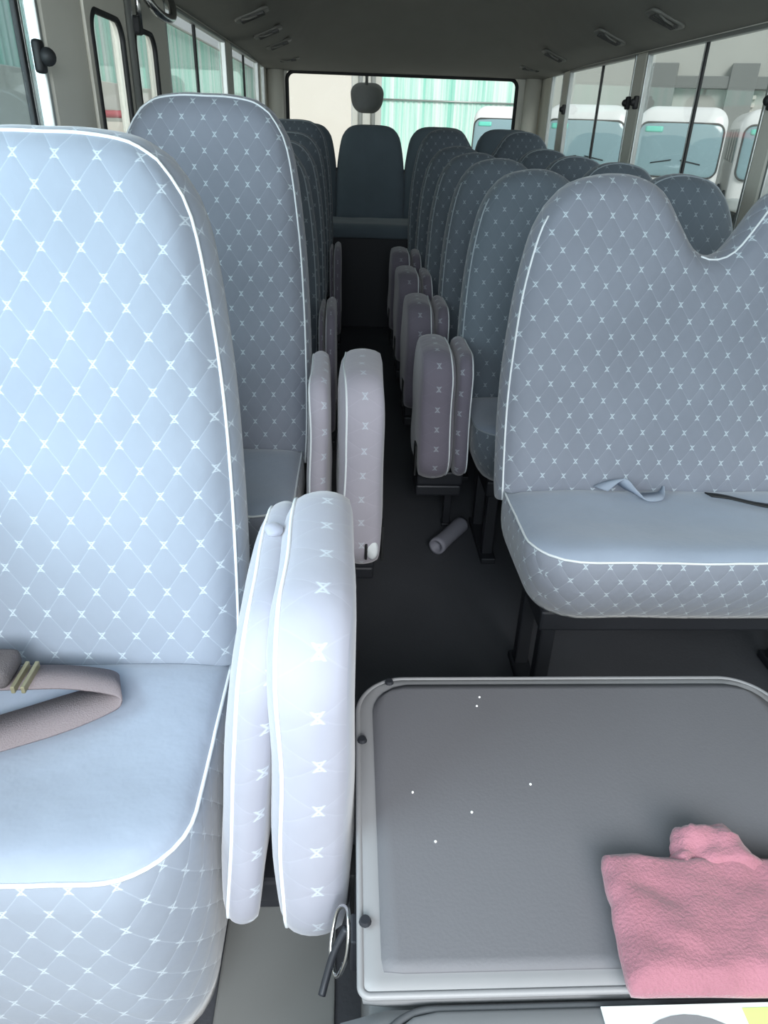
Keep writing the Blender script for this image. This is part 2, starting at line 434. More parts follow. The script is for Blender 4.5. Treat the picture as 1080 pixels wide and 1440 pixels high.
# windows -----------------------------------------------------------------
def side_window(idx, side, y0, y1, mull, latch=None, glass=None, second=None, rail=M_alu):
    x = XL if side == 'L' else XR
    sg = 1 if side == 'L' else -1               # towards the cabin
    root = struct(empty('window_%d' % idx, (x, (y0+y1)/2, WB)))
    L = lambda y: y-(y0+y1)/2
    bm = bmesh.new()
    for (a, b, c, d) in ((y0, y1, .0, .03), (y0, y1, WT-WB-.014, WT-WB), (y0, y0+.014, 0, WT-WB), (y1-.014, y1, 0, WT-WB)):
        add_box(bm, -.024, -.001, L(a), L(b), c, d, .003) if side == 'L' else add_box(bm, .001, .024, L(a), L(b), c, d, .003)
    fin(bm, 'frame', rail, root, smooth=False)
    if mull:
        bm = bmesh.new()
        add_box(bm, min(-sg*.02, -sg*.010), max(-sg*.02, -sg*.010), L(mull)-.012, L(mull)+.002, .02, WT-WB-.01, .002)
        fin(bm, 'sash_bar', M_black, root, smooth=False)
        box('sash_edge', min(-sg*.018, -sg*.010), max(-sg*.018, -sg*.010), L(mull)+.002, L(mull)+.010, .02, WT-WB-.01, M_alu, root, bevel=.001)
        box('pane', -.001-sg*.014, .001-sg*.014, L(y0)+.01, L(mull), .015, WT-WB-.01, glass, root, bevel=0)
        box('pane', -.001-sg*.018, .001-sg*.018, L(mull)-.01, L(y1)-.01, .015, WT-WB-.01, glass, root, bevel=0)
    else:
        box('pane', -.001-sg*.014, .001-sg*.014, L(y0)+.01, L(y1)-.01, .015, WT-WB-.01, glass, root, bevel=0)
    for ly, lz in (latch or []):
        bm = bmesh.new()
        add_box(bm, min(sg*.0, sg*.02), max(sg*.0, sg*.016), L(ly)-.014, L(ly)+.014, lz-WB-.026, lz-WB+.026, .006)
        bmesh.ops.create_uvsphere(bm, u_segments=12, v_segments=8, radius=.015, matrix=Matrix.Translation((sg*.022, L(ly), lz-WB)))
        fin(bm, 'latch', M_black, root)
    return root
side_window(1, 'L', -.1, 1.57, 1.50, latch=[(1.51, 1.235)], glass=M_glass_d)
side_window(2, 'L', 2.60, 3.78, 3.12, latch=None, glass=M_glass)
side_window(3, 'L', 3.95, 5.02, 4.45, glass=M_glass)
side_window(4, 'L', 5.10, 5.36, None, glass=M_glass)
side_window(5, 'R', 1.12, 2.36, 1.7, latch=[(2.40, 1.245)], glass=M_glass_r)
side_window(6, 'R', 2.46, 3.56, 3.0, latch=[(3.575, 1.265), (3.68, 1.265)], glass=M_glass_r)
side_window(7, 'R', 3.70, 4.80, 4.21, latch=[(4.79, 1.255)], glass=M_glass_r)
side_window(8, 'R', 4.93, 5.22, None, glass=M_glass_r)

# rear window with black rubber seal
bm = bmesh.new()
sd = rrect(1.53, .572, .05, 6, .335, 1.146)
lp = sd[0]+sd[3][1:]+sd[2][::-1][1:]+sd[1][::-1][1:-1]
add_tube(bm, [(a, YB-.004, b) for a, b in lp], .012, 8, closed=True)
rw = struct(fin(bm, 'window_9', M_black))
bm = bmesh.new(); add_box(bm, -.43, 1.10, YB+.018, YB+.024, .86, 1.432); fin(bm, 'pane', M_glass_rear, rw, smooth=False)

# folding door: two leaves, each with a rubber-sealed window
def door_leaf(y0, y1, wy0, wy1):
    z0, z1 = .02, WT-.005
    bm = bmesh.new()
    sd = rrect(wy1-wy0, .62, .045, 6, (wy0+wy1)/2, 1.035)
    inner = sd[0][:-1]+sd[3][:-1]+sd[2][::-1][:-1]+sd[1][::-1][:-1]
    cx, cy = (wy0+wy1)/2, 1.035
    outer = []
    for a, b in inner:
        dx, dy = a-cx, b-cy
        t = min(((y1-cx) if dx > 0 else (y0-cx))/dx if abs(dx) > 1e-6 else 1e9, ((z1-cy) if dy > 0 else (z0-cy))/dy if abs(dy) > 1e-6 else 1e9)
        outer.append((cx+dx*t, cy+dy*t))
    # corner vertices of the leaf
    for cnr in ((y0, z0), (y1, z0), (y1, z1), (y0, z1)):
        k = min(range(len(outer)), key=lambda i: (outer[i][0]-cnr[0])**2+(outer[i][1]-cnr[1])**2); outer[k] = cnr
    n = len(inner)
    R = [[bm.verts.new((xx, a, b)) for a, b in lst] for xx, lst in ((XL+.004, outer), (XL+.004, inner), (XL-.012, inner), (XL-.012, outer))]
    for q in range(4):
        a, b = R[q], R[(q+1) % 4]
        for i in range(n): bm.faces.new((a[i], a[(i+1) % n], b[(i+1) % n], b[i]))
    lf = fin(bm, 'door_leaf', M_wall, door, smooth=False)
    tube('seal', [(XL+.003, a, b) for a, b in inner], .007, M_black, lf, 8, closed=True)
    bm = bmesh.new(); add_box(bm, XL-.010, XL-.008, wy0, wy1, .725, 1.345); fin(bm, 'pane', M_glass, lf, smooth=False)
door = struct(empty('door_1', (0, 0, 0)))
door_leaf(1.815, 2.13, 1.845, 2.085)
door_leaf(2.14, 2.44, 2.19, 2.41)
# wall openings behind the leaves keep their pillars clear: the leaf pillars are thin
tube('post', [(XL+.012, 2.135, .05), (XL+.012, 2.135, 1.44)], .009, M_alu, door)

# door gear above the door: chrome grab rail and black actuator
gr = empty('grab_rail', (-.50, 2.3, 1.0))
tag(gr, 'chrome grab rail with a black bracket fixed above the folding door', 'grab rail')
tube('rail', smooth_pts([(-.03, -.13, .44), (.0, -.12, .39), (.01, -.04, .375), (.01, .06, .385), (-.0, .11, .42), (-.03, .12, .46)], 5), .011, M_chrome, gr)
box('bracket', -.05, -.025, -.165, -.125, .325, .365, M_black, gr, bevel=.006)
tube('rod', [(-.03, -.14, .34), (-.03, -.14, .45)], .007, M_chrome, gr)

# baseline trims under the windows
for nm, x0, x1 in (('trim_1', XL, XL+.02), ('trim_2', XR-.02, XR)):
    struct(box(nm, x0, x1, -.1, YB-.02, WB-.05, WB, M_wall, bevel=.006))
struct(box('trim_5', -.19, -.015, .36, .86, 0, .012, M_floor_plate, bevel=.004))  # lighter grey plate on the floor beside the engine cover
# rear corner pillars
for nm, cx in (('trim_3', -.505), ('trim_4', 1.205)):
    bm = bmesh.new(); add_tube(bm, [(cx, YB-.03, .5), (cx, YB-.03, 1.45)], .055, 12); struct(fin(bm, nm, M_wall))

# ------------------------------------------------------------------ seats
LEAN = .20
def tb(yb, zb, x0=0, lean=LEAN, curve=.0):
    def T(a, b, n):
        return Vector((x0+a, yb+lean*b-n*1.0+curve*(b-.3)**2, zb+b+n*lean*.9))
    return T

def single_outline(w, h, pts=None):
    r = pts or [(1.0, 0), (1.02, .12), (1.02, .32), (1.0, .5), (.96, .66), (.88, .83), (.80, .91), (.66, .965)]
    t = [(.66, .965), (.50, .99), (.25, 1.0), (0, 1.0)]
    rig = [(a*w, b*h) for a, b in r]
    top = [(a*w, b*h) for a, b in t]
    rig = smooth_pts(rig, 5); half = smooth_pts(top, 5)
    lef = [Vector((-p[0], p[1])) for p in rig]
    topc = [Vector((-p[0], p[1])) for p in half]+[p for p in half[::-1]][1:]
    bot = [lef[0], Vector((0, -.004)), rig[0]]
    return bot, lef, topc, rig

def double_outline(hgt=.655):
    k = hgt/.655
    rig = [(.395, .0), (.40, .16), (.396, .30), (.384, .43), (.36, .546), (.335, .60)]
    top = [(.335, .60), (.30, .636), (.25, .652), (.20, .656), (.155, .648), (.115, .625), (.08, .575), (.048, .53), (.022, .512), (0, .508)]
    rig = smooth_pts([(a, b*k) for a, b in rig], 5); half = smooth_pts([(a, b*k) for a, b in top], 5)
    lef = [Vector((-p[0], p[1])) for p in rig]
    topc = [Vector((-p[0], p[1])) for p in half]+[p for p in half[::-1]][1:]
    bot = [lef[0], Vector((0, -.004)), rig[0]]
    return bot, lef, topc, rig

def cushion(parent, w, depth, zt, thick, r=.085, front_b=.0, tap=.18, seed=0, fab=None, pm=None):
    fab = fab or M_quilt
    """seat cushion: face up; rounded front corners; b runs from the front (0) to the back (depth)"""
    sd = list(rrect(w, depth, r, 6, 0, depth/2))
    # square back corners
    bot, lef, top, rig = sd
    n = 7
    lef = lef[:n]+[(-w/2, depth)]; rig = rig[:n]+[(w/2, depth)]; top = [(-w/2, depth), (0, depth), (w/2, depth)]
    def taper(q, f):
        s = 1-tap*f**2*.55
        return Vector((q[0]*s, depth-(depth-q[1])*(1-tap*f**2)))
    def T(a, b, nn):
        dip = -.012*math.exp(-((b-depth*.45)/(depth*.3))**2)*math.exp(-(a/(w*.38))**2) if nn >= 0 else 0
        return Vector((a, -depth+b, zt+nn+dip+.015*(1-b/depth)))
    return pad('seat_cushion', (bot, lef, top, rig), thick, T, [M_velour, fab], parent, pipe_mat=pm, nu=26, nv=20, bulge=.022, edge=.2, puff=.010,
               taper=taper, rough=.004, seed=seed, piping=True, pipe_sides='C', slots=(0, 1, 1), K=8)

def seat_base(parent, w, depth, z1, legs=(-1, 1)):
    box('base_frame', -w/2+.05, w/2-.05, -depth+.08, -.02, z1-.05, z1, M_metal, parent, bevel=.006)
    for s in legs:
        bm = bmesh.new()
        x = s*(w/2-.075)
        add_box(bm, x-.016, x+.016, -depth+.09, -depth+.12, 0, z1-.045, .004)
        add_box(bm, x-.016, x+.016, -.07, -.04, 0, z1-.045, .004)
        add_box(bm, x-.022, x+.022, -depth+.06, -.02, 0, .02, .004)
        fin(bm, 'leg', M_metal, parent, smooth=False)

def single_seat(label, x, yb, zseat, ztop, halfw, depth, seed=0, pts=None, thick=.20, tap=.18, fab=None, pm=None):
    fab = fab or M_quilt
    root = empty('bus_seat', (x, yb, 0))
    tag(root, label, 'seat', 'single seats along the door side')
    h = ztop-zseat+.03
    pad('backrest', single_outline(halfw, h, pts), .085, tb(0, zseat-.03), [fab, fab, M_seatback], root, pipe_mat=pm, bulge=.032, edge=.22, puff=.012,
        rough=.006, seed=seed, piping=True, slots=(0, 1, 2), back_bulge=.02, nu=24, nv=30, uvo=(.0, seed*.011))
    cushion(root, halfw*1.93, depth, zseat, thick, tap=tap, seed=seed, fab=fab, pm=pm)
    seat_base(root, halfw*1.93, depth, zseat-thick+.01)
    return root

def double_seat(label, x, yb, zseat, ztop, depth, seed=0, fab=None, pm=None):
    fab = fab or M_quilt
    root = empty('double_bus_seat', (x, yb, 0))
    tag(root, label, 'seat', 'two-person seats along the right side')
    pad('backrest', double_outline(ztop-zseat+.02), .085, tb(0, zseat-.02), [fab, fab, M_seatback], root, pipe_mat=pm, bulge=.032, edge=.16, puff=.010,
        rough=.006, seed=seed, piping=True, pipe_sides='D', slots=(0, 1, 2), back_bulge=.02, nu=46, nv=30, uvo=(.01*seed, .0))
    cushion(root, .785, depth, zseat, .165, r=.10, seed=seed, fab=fab, pm=pm)
    seat_base(root, .785, depth, zseat-.155)
    return root

# left column of single seats
s1 = single_seat('blue quilted single seat nearest the front, painted as brightly lit, with a beige belt on it', -.352, .785, .475, 1.130, .195, .34, 1, thick=.345, tap=.05, fab=M_quilt_front)
s2 = single_seat('tall blue quilted single seat directly behind the frontmost single seat', -.318, 1.625, .43, 1.19, .208, .36, 2)
LS = [(2.35, .42, 1.08, 'third'), (2.95, .42, 1.08, 'fourth'), (3.55, .44, 1.10, 'fifth'), (4.15, .50, 1.15, 'last')]
for i, (y, zs, zt, nm) in enumerate(LS):
    single_seat('%s single seat from the front in the column beside the door, mostly hidden' % nm if nm != 'last' else
                'last single seat before the rear bench in the column beside the door', -.325, y, zs, zt, .208, .36, 3+i, fab=M_quilt_dim, pm=M_pipe_shade)
# right column of double seats
d1 = double_seat('grey-blue quilted double seat nearest the front, with two rounded headrest humps', .735, 1.385, .445, 1.072, .31, 0)
DS = [(2.06, .42, 1.045, 'second double seat from the front, directly behind the frontmost double seat'),
      (2.62, .42, 1.05, 'third double seat from the front in the right column'),
      (3.17, .42, 1.05, 'fourth double seat from the front in the right column'),
      (3.73, .44, 1.06, 'fifth double seat from the front in the right column'),
      (4.28, .50, 1.13, 'last double seat in the right column, in front of the rear bench')]
for i, (y, zs, zt, lb) in enumerate(DS): double_seat(lb, .735, y, zs, zt, .34, 1+i, fab=M_quilt_dim, pm=M_pipe_shade)

# rear bench across the back
rb = empty('rear_bench', (.335, 4.93, 0))
tag(rb, 'dark blue bench seat across the rear of the bus under the rear window', 'bench seat')
for k in range(4):
    pad('backrest', single_outline(.212, .56, None), .08, tb(0, .58, -.645+.43*k), [M_bench, M_bench, M_seatback], rb, bulge=.03, edge=.22, puff=.004,
        rough=.005, seed=20+k, piping=False, slots=(0, 1, 2), nu=20, nv=20)
cs = rrect(1.70, .42, .05, 6, 0, .21)
pad('seat_cushion', cs, .055, lambda a, b, n: Vector((a, -.42+b, .60+n)), [M_bench, M_bench], rb, bulge=.02, edge=.15, puff=.006, rough=.004, slots=(0, 1, 1), nu=40, nv=14)
box('bench_base', -.85, .85, -.36, .06, 0, .54, M_metal, rb)

# folding aisle seats ----------------------------------------------------
def folding_seat(label, x, y, side, z0=.28, h=.40, dep=.28, lean=0., thin_dx=.105, group=None, zl=.0, tk=.076, tb=.010, mats=(M_mauve, M_quilt_mauve)):
    """stands folded on edge beside its fixed seat. side=-1: fixed seat is to the left (smaller x)"""
    root = empty('folding_seat', (x, y, 0))
    tag(root, label, 'folding seat', group)
    s = side
    sd = rrect(dep, h, .075, 6, dep/2, h/2)
    # thick cushion: face (n=0) towards the fixed seat
    def T1(a, b, n): return Vector((s*(.036+n)+.05*lean*b, a+.03*b/h, z0+b))
    c = pad('folded_cushion', sd, tk, T1, mats, root, nu=16, nv=20, bulge=.018, edge=.3, puff=.010, rough=.006, seed=x*9+y,
        piping=True, pipe_sides='LTRB', slots=(0, 1, 0), pipe_r=.0024, back_bulge=.008, swap=.038)
    h2 = h*.97
    sd2 = rrect(dep*.96, h2, .06, 6, dep/2, h2/2)
    def T2(a, b, n): return Vector((s*(thin_dx+.018+n)+lean*(b-h2*.5), a+.02+.03*b/h, z0+.0+b-zl))
    pad('folded_backrest', sd2, .034, T2, mats, root, nu=16, nv=20, bulge=tb, edge=.4, puff=.008, rough=.005, seed=x*5+y+3,
        piping=True, pipe_sides='LTRB', slots=(0, 1, 0), pipe_r=.0024, back_bulge=.006, swap=.03)
    bm = bmesh.new()
    xa, xb = sorted((-s*.035, s*.10))
    add_box(bm, xa, xb, .10, dep-.02, z0-.055, z0-.012, .006)
    add_box(bm, xa, xb, .12, dep-.03, z0-.10, z0-.065, .006)
    add_box(bm, s*.085-.012, s*.085+.012, .258, .28, 0, z0-.06, .003)
    add_box(bm, s*.085-.016, s*.085+.016, .25, .288, 0, .012, .003)
    fin(bm, 'hinge_bracket', M_metal, root, smooth=False)
    bm = bmesh.new()
    add_box(bm, min(-s*(tk-.024), -s*(tk-.029)), max(-s*(tk-.024), -s*(tk-.029)), .03, .07, z0+.01, z0+.10, .001)
    fin(bm, 'release_strap', M_black, root, smooth=False)
    return root
G1, G2 = 'folded aisle seats of the single-seat column', 'folded aisle seats of the double-seat column'
f1 = folding_seat('folded aisle seat painted as brightly lit, standing on edge beside the frontmost single seat', -.030, .47, -1, z0=.315, h=.435, dep=.32, lean=.10, thin_dx=.071, group=G1, zl=.012, tk=.064, tb=.020, mats=(M_mauve_bright, M_quilt_bright))
f2 = folding_seat('mauve folded aisle seat standing on edge beside the second single seat', .026, 1.33, -1, z0=.268, h=.425, dep=.29, thin_dx=.09, group=G1, mats=(M_mauve_lit, M_quilt_lit))
for y, nm in ((2.08, 'third single seat, only its top showing'), (3.28, 'fifth single seat, a small sliver showing')):
    folding_seat('folded aisle seat beside the '+nm, -.060, y, -1, group=G1, thin_dx=.075, h=.37).scale = (.36, 1, 1)
for y, nm in ((1.755, 'second double seat, above the grey tube'), (2.31, 'third double seat'), (2.86, 'fourth double seat'), (3.38, 'fifth double seat, farthest of its row')):
    folding_seat('dusky mauve folded aisle seat beside the '+nm, .232, y, 1, group=G2, thin_dx=.076, h=.342, z0=.28)
# loose cover flap at the foot of the second folded seat
bm = bmesh.new(); bmesh.ops.create_icosphere(bm, subdivisions=3, radius=.02)
for v in bm.verts: v.co = Vector((v.co.x*.7, v.co.y*.5, v.co.z*1.15))*(1+.12*noise.noise(v.co*80))
fl = fin(bm, 'cover_flap', M_pipe, f2); fl.location = (.026, .004, .325); fl['label'] = 'loose white cover flap'
bm = bmesh.new(); add_box(bm, -.003, .003, -.004, .004, -.02, .018, .002); sl = fin(bm, 'slit', M_black, f2); sl.location = (.012, -.006, .327)
# torn corner of the front folded seat
bm = bmesh.new()
bmesh.ops.create_icosphere(bm, subdivisions=3, radius=.011)
for v in bm.verts: v.co = v.co*(1+.45*noise.noise(v.co*60)); v.co.z *= .7
to = fin(bm, 'torn_foam', M_mauve_bright, f1); to.location = (-.058, .24, .738)

# ------------------------------------------------------------------ engine cover, console, things on them
ec = empty('engine_cover', (.29, .53, 0))
tag(ec, 'flat grey engine cover lid with rounded corners and a raised rim, in the foreground', 'engine cover')
def cover_sides(w, h, r, rf=.008, cx=0, cy=0):
    b, l, t, g = rrect(w, h, r, 8, cx, cy)
    fb = rrect(w, h, rf, 4, cx, cy)
    n = len(l)//2; m = len(fb[1])//2
    return fb[0], fb[1][:m]+l[n:], t, fb[3][:m]+g[n:]
pad('cover_body', cover_sides(.535, .375, .055), .46, lambda a, b, n: Vector((a, b, .478+n)), [M_console], ec, bulge=0, puff=.0, nu=24, nv=24)
pad('lid', cover_sides(.552, .392, .062), .020, lambda a, b, n: Vector((a, b, .4985+n)), [M_cover_rim], ec, bulge=.0, puff=.002, nu=30, nv=30)
pad('mat_panel', cover_sides(.520, .362, .05, .006, .002, .001), .004, lambda a, b, n: Vector((a, b, .5008+n)), [M_cover], ec, bulge=.0, edge=.04, puff=.0, nu=30, nv=30)
sd = cover_sides(.553, .393, .062)
lp = [Vector(q) for q in sd[0][:-1]+sd[3][:-1]+sd[2][::-1][:-1]+sd[1][::-1][:-1]]
bm = bmesh.new(); add_tube(bm, [(a, b, .4965) for a, b in lp], .0035, 8, closed=True)
fin(bm, 'rim', M_cover_rim, ec)
for sx, sy in ((-.272, .085), (-.272, -.135), (-.235, .185)):
    bm = bmesh.new(); bmesh.ops.create_cone(bm, cap_ends=True, segments=12, radius1=.006, radius2=.0045, depth=.004, matrix=Matrix.Translation((sx, sy, .504)))
    fin(bm, 'screw', M_metal, ec, smooth=False)
# over-centre latch on the left side of the cover
lt = empty('latch', (-.285, -.115, .43), parent=ec)
box('latch_plate', .0, .012, -.015, .015, -.02, .03, M_metal, lt, bevel=.002)
tube('wire_loop', smooth_pts([(-.004, .03, .015), (-.014, .035, .0), (-.02, .012, -.025), (-.014, -.01, -.035), (-.004, -.006, -.01), (-.002, .012, .012)], 5, True), .0024, M_chrome, lt, 6, closed=True)
tube('lever', smooth_pts([(-.004, .012, .01), (-.016, .0, -.01), (-.024, -.015, -.03), (-.028, -.025, -.04)], 5), .004, M_metal, lt, 8)

dc = empty('front_console', (.26, .1755, 0))
tag(dc, 'smooth light grey console moulding in front of the engine cover', 'console')
pad('console_body', rrect(.545, .30, .03, 6, 0, 0), .46, lambda a, b, n: Vector((a, b, .490+n)), [M_console], dc, puff=0, bulge=0, nu=14, nv=14)
pad('console_lid', rrect(.49, .285, .05, 8, .012, .0), .010, lambda a, b, n: Vector((a, b, .497+n)), [M_console], dc, puff=.004, bulge=.004, nu=24, nv=24)
bm = bmesh.new(); sd = rrect(.505, .298, .055, 8, .012, .0)
add_tube(bm, [(a, b, .4905) for a, b in sd[0][:-1]+sd[3][:-1]+sd[2][::-1][:-1]+sd[1][::-1][:-1]], .0035, 6, closed=True)
fin(bm, 'groove', M_groove, dc)

# printed sheet with a green panel on the console
sh = empty('printed_sheet', (.30, .2595, .5022)); tag(sh, 'white printed sheet with a pale green area lying on the light grey console', 'paper')
box('page', -.085, .10, -.02, .058, .0, .0012, M_paper, sh, bevel=0)
box('green_print', .035, .098, .010, .054, .0012, .0016, M_green, sh, bevel=0)
bm = bmesh.new()
ring = [(-.012+.058*math.cos(t), .02+.048*math.sin(t)) for t in [PI*k/16 for k in range(17)]]
vs = [bm.verts.new((-.005+a*1.0, -.018+b, .0018)) for a, b in ring]; bm.faces.new(vs)
fin(bm, 'grey_print', M_console, sh, smooth=False)

# folded pink towel
tw = empty('towel', (.33, .38, .507)); tag(tw, 'stained pink folded towel lying on the grey engine cover', 'towel')
def quad_sides(p00, p10, p11, p01, n=8, wob=.004, seed=0):
    def ln(a, b, k):
        return [(a[0]+(b[0]-a[0])*i/n+wob*noise.noise(Vector((i*.7, k, seed))), a[1]+(b[1]-a[1])*i/n+wob*noise.noise(Vector((i*.7, k+9, seed)))) for i in range(n+1)]
    bt, tp = ln(p00, p10, 1), ln(p01, p11, 2)
    return bt, [bt[0]]+ln(p00, p01, 3)[1:-1]+[tp[0]], tp, [bt[-1]]+ln(p10, p11, 4)[1:-1]+[tp[-1]]
def TW(z0, amp, seed):
    def T(a, b, n):
        w = amp*noise.noise(Vector((a*26, b*26, seed)))+.5*amp*noise.noise(Vector((a*60, b*60, seed+4)))
        return Vector((a, b, z0+n+(w if n > -.012 else 0)))
    return T
pad('folded_cloth', quad_sides((-.088, -.058), (.17, -.062), (.16, .045), (-.075, .057), seed=2), .022, TW(.024, .006, 1), [M_towel], tw, bulge=.008, edge=.12, puff=.006, nu=40, nv=26, K=5)
pad('bunched_end', quad_sides((-.01, .046), (.075, .038), (.048, .083), (.006, .085), seed=5), .024, TW(.028, .012, 7), [M_towel], tw, bulge=.012, edge=.3, puff=.006, nu=20, nv=18, K=5)
# crumbs
bm = bmesh.new(); bmesh.ops.create_icosphere(bm, subdivisions=1, radius=.0016)
me = bpy.data.meshes.new('crumb'); bm.to_mesh(me); bm.free(); me.materials.append(M_crumb)
for k, (x, y) in enumerate(((.073, .540), (.135, .513), (.207, .549), (.092, .478), (.165, .672), (.171, .688))):
    o = bpy.data.objects.new('crumb', me); COL.objects.link(o); o.location = (x, y, .5012)
    tag(o, 'tiny white crumb lying on the bare top of the grey engine cover', 'crumb', 'crumbs on the engine cover')

# belts ------------------------------------------------------------------
b1 = empty('seat_belt', (-.352, .676, .513)); tag(b1, 'beige seat belt lying across the frontmost single seat', 'seat belt')
strap('strap', [(-.10, -.075, .0), (-.045, -.053, .002), (.012, -.027, .004), (.055, -.004, .006), (.068, .003, .010), (.058, .010, .016), (.0, .018, .018), (-.06, .016, .018), (-.12, .012, .018)],
      [(.011, -.027, 0), (.011, -.028, 0), (.011, -.029, 0), (.011, -.027, .002), (.009, -.025, .003), (.010, -.025, .003), (.010, -.021, .0), (.009, -.020, .0), (.008, -.018, .0)], M_belt, b1)
bm = bmesh.new(); add_box(bm, -.16, -.056, -.012, .042, .022, .05, .010, 3); fin(bm, 'buckle', M_belt_d, b1)
bm = bmesh.new()
for k in (0, 1): add_box(bm, -.053+k*.012, -.048+k*.012, -.012, .036, .020, .030, .001)
fin(bm, 'slider', M_slider, b1, smooth=False)
b2 = empty('seat_belt', (.60, 1.33, .455)); tag(b2, 'pale seat belt loop bunched at the back of the frontmost double seat cushion', 'seat belt')
strap('strap', [(-.06, .015, .02), (-.03, .005, .045), (-.005, -.01, .03), (.02, -.02, .018), (.06, -.015, .02), (.075, .01, .03)],
      [(.012, -.012, 0), (.01, -.012, .008), (.006, -.015, .006), (.004, -.016, .0), (.0, -.016, 0), (-.004, -.012, .006)], M_belt_l, b2)
b3 = empty('seat_belt', (.84, 1.28, .46)); tag(b3, 'dark seat belt lying diagonally on the frontmost double seat cushion', 'seat belt')
strap('strap', [(-.075, .04, .018), (-.04, .025, .02), (.02, -.0, .016), (.09, -.012, .014), (.2, -.014, .014)], [(.004, -.009, 0)]*5, M_black, b3)

# grey tube on the floor
tu = empty('tube', (.314, 1.905, .028), -.60); tag(tu, 'short grey hollow tube lying on the aisle floor by the right seats', 'tube')
bm = bmesh.new()
R = .026
prof = [(-.085, R*.62), (-.085, R), (-.07, R*1.02), (-.03, R*.95), (.03, R*.97), (.075, R), (.085, R*.96), (.085, R*.6)]
rings = [[bm.verts.new((rr*math.cos(2*PI*k/20), y, rr*math.sin(2*PI*k/20))) for k in range(20)] for y, rr in prof]
inn = [bm.verts.new((R*.6*math.cos(2*PI*k/20), -.03, R*.6*math.sin(2*PI*k/20))) for k in range(20)]
rings = [inn]+rings
for a, b in zip(rings, rings[1:]):
    for k in range(20): bm.faces.new((a[k], a[(k+1) % 20], b[(k+1) % 20], b[k]))
bm.faces.new(rings[-1]); bm.faces.new(inn)
fin(bm, 'tube_body', M_tube, tu)

# ceiling vents ----------------------------------------------------------
def vent(label, x, y, z, w=.13, l=.09, tilt=0, group=None, lit=False):
    r = empty('ceiling_vent', (x, y, z)); r.rotation_euler = (0, tilt, 0)
    tag(r, label, 'air vent', group)
    pad('rim', rrect(w, l, .02, 5, 0, 0), .012, lambda a, b, n: Vector((a, b, -.010-n)), [M_vent_l], r, bulge=0, puff=.004, nu=10, nv=10)
    bm = bmesh.new()
    for k in range(4): add_box(bm, -w*.36, w*.36, -l*.32+k*l*.19, -l*.32+k*l*.19+.006, -.018, -.008, .001)
    fin(bm, 'louvre', M_vent, r, smooth=False)
    tube('tab', [(-w*.3, -l*.55, -.012), (-w*.1, -l*.62, -.02), (w*.15, -l*.6, -.02)], .004, M_vent_l, r)
    return r
GV = 'vents along the ceiling ducts'
for k, (y, nm) in enumerate(((2.95, 'nearest vent'), (3.55, 'second vent from the front'), (4.5, 'third vent from the front'), (5.05, 'rearmost vent'))):
    vent('%s in the right-hand ceiling duct above the side windows' % nm, 1.085, y, 1.502 if y < 4.6 else 1.476, tilt=.36 if y < 4.6 else .12, group=GV)
for k, (y, nm) in enumerate(((3.3, 'nearest vent'), (3.9, 'second vent from the front'), (4.45, 'third vent from the front'), (5.05, 'rearmost vent'))):
    vent('%s in the left-hand ceiling duct above the door side' % nm, -.385, y, 1.502 if y < 4.6 else 1.476, tilt=-.36 if y < 4.6 else -.12, group=GV)

# ------------------------------------------------------------------ outside
GZ = -.75
bm = bmesh.new()
vs = [bm.verts.new(p) for p in ((-60, -30, GZ), (70, -30, GZ), (70, 90, GZ), (-60, 90, GZ))]; bm.faces.new(vs)
struct(fin(bm, 'ground', M_ground, None, smooth=False))

# mirror hung outside the rear glass
rm = empty('rear_mirror', (.103, YB+.17, 1.30)); tag(rm, 'rounded dark grey mirror hung on an arm outside the rear window', 'mirror')
pad('housing', rrect(.20, .16, .065, 6, 0, 0), .03, lambda a, b, n: Vector((a*(1+.12*b/.1), -n, b)), [M_mirror], rm, bulge=.012, edge=.3, puff=.012, nu=16, nv=16)
tube('arm', smooth_pts([(-.005, .02, .06), (-.005, -.02, .13), (-.005, -.04, .25), (-.005, -.10, .45)], 5), .011, M_mirror, rm)

def fence(label, p0, p1, z0, z1, amp=.025, wl=.19):
    a, b = Vector((*p0, 0)), Vector((*p1, 0)); L = (b-a).length; d = (b-a)/L; nn = Vector((-d.y, d.x, 0))
    n = int(L/wl*6); bm = bmesh.new(); uvl = bm.loops.layers.uv.new('UVMap')
    cols = []
    for i in range(n+1):
        s = L*i/n; off = amp*max(-.6, min(.6, math.sin(2*PI*s/wl)*1.4))
        q = a+d*s+nn*off
        cols.append((bm.verts.new((q.x, q.y, z0)), bm.verts.new((q.x, q.y, z1)), s))
    for c0, c1 in zip(cols, cols[1:]):
        f = bm.faces.new((c0[0], c1[0], c1[1], c0[1]))
        for l, uv in zip(f.loops, ((c0[2], z0), (c1[2], z0), (c1[2], z1), (c0[2], z1))): l[uvl].uv = uv
    o = empty('corrugated_fence'); tag(o, label, 'fence')
    fin(bm, 'sheeting', M_sheet, o, smooth=False)
    bm = bmesh.new()
    for zz in (z0+(z1-z0)*.5, z1-.05):
        add_tube(bm, [a+nn*-.06+Vector((0, 0, zz)), b+nn*-.06+Vector((0, 0, zz))], .03, 6)
    fin(bm, 'rail', M_alu, o)
    return o
fence('mint and white corrugated fence seen through the rear window', (1.07, 30.0), (6.9, 30.0), GZ, 4.6)
fence('mint and white corrugated fence seen through the side windows by the door', (-4.0, 0), (-4.0, 40), GZ, 2.95)
lw = empty('low_wall'); tag(lw, 'low white wall at the foot of the fence by the door side', 'wall', kind='structure')
box('wall_body', -3.85, -3.75, 0, 40, GZ, 1.58, M_cream, lw, bevel=.01)
bl = empty('exterior_building'); tag(bl, 'cream building wall seen through the rear window', 'building')
box('facade', -3.2, -.02, 30.0, 30.8, GZ, 7.5, M_cream, bl, bevel=.02)
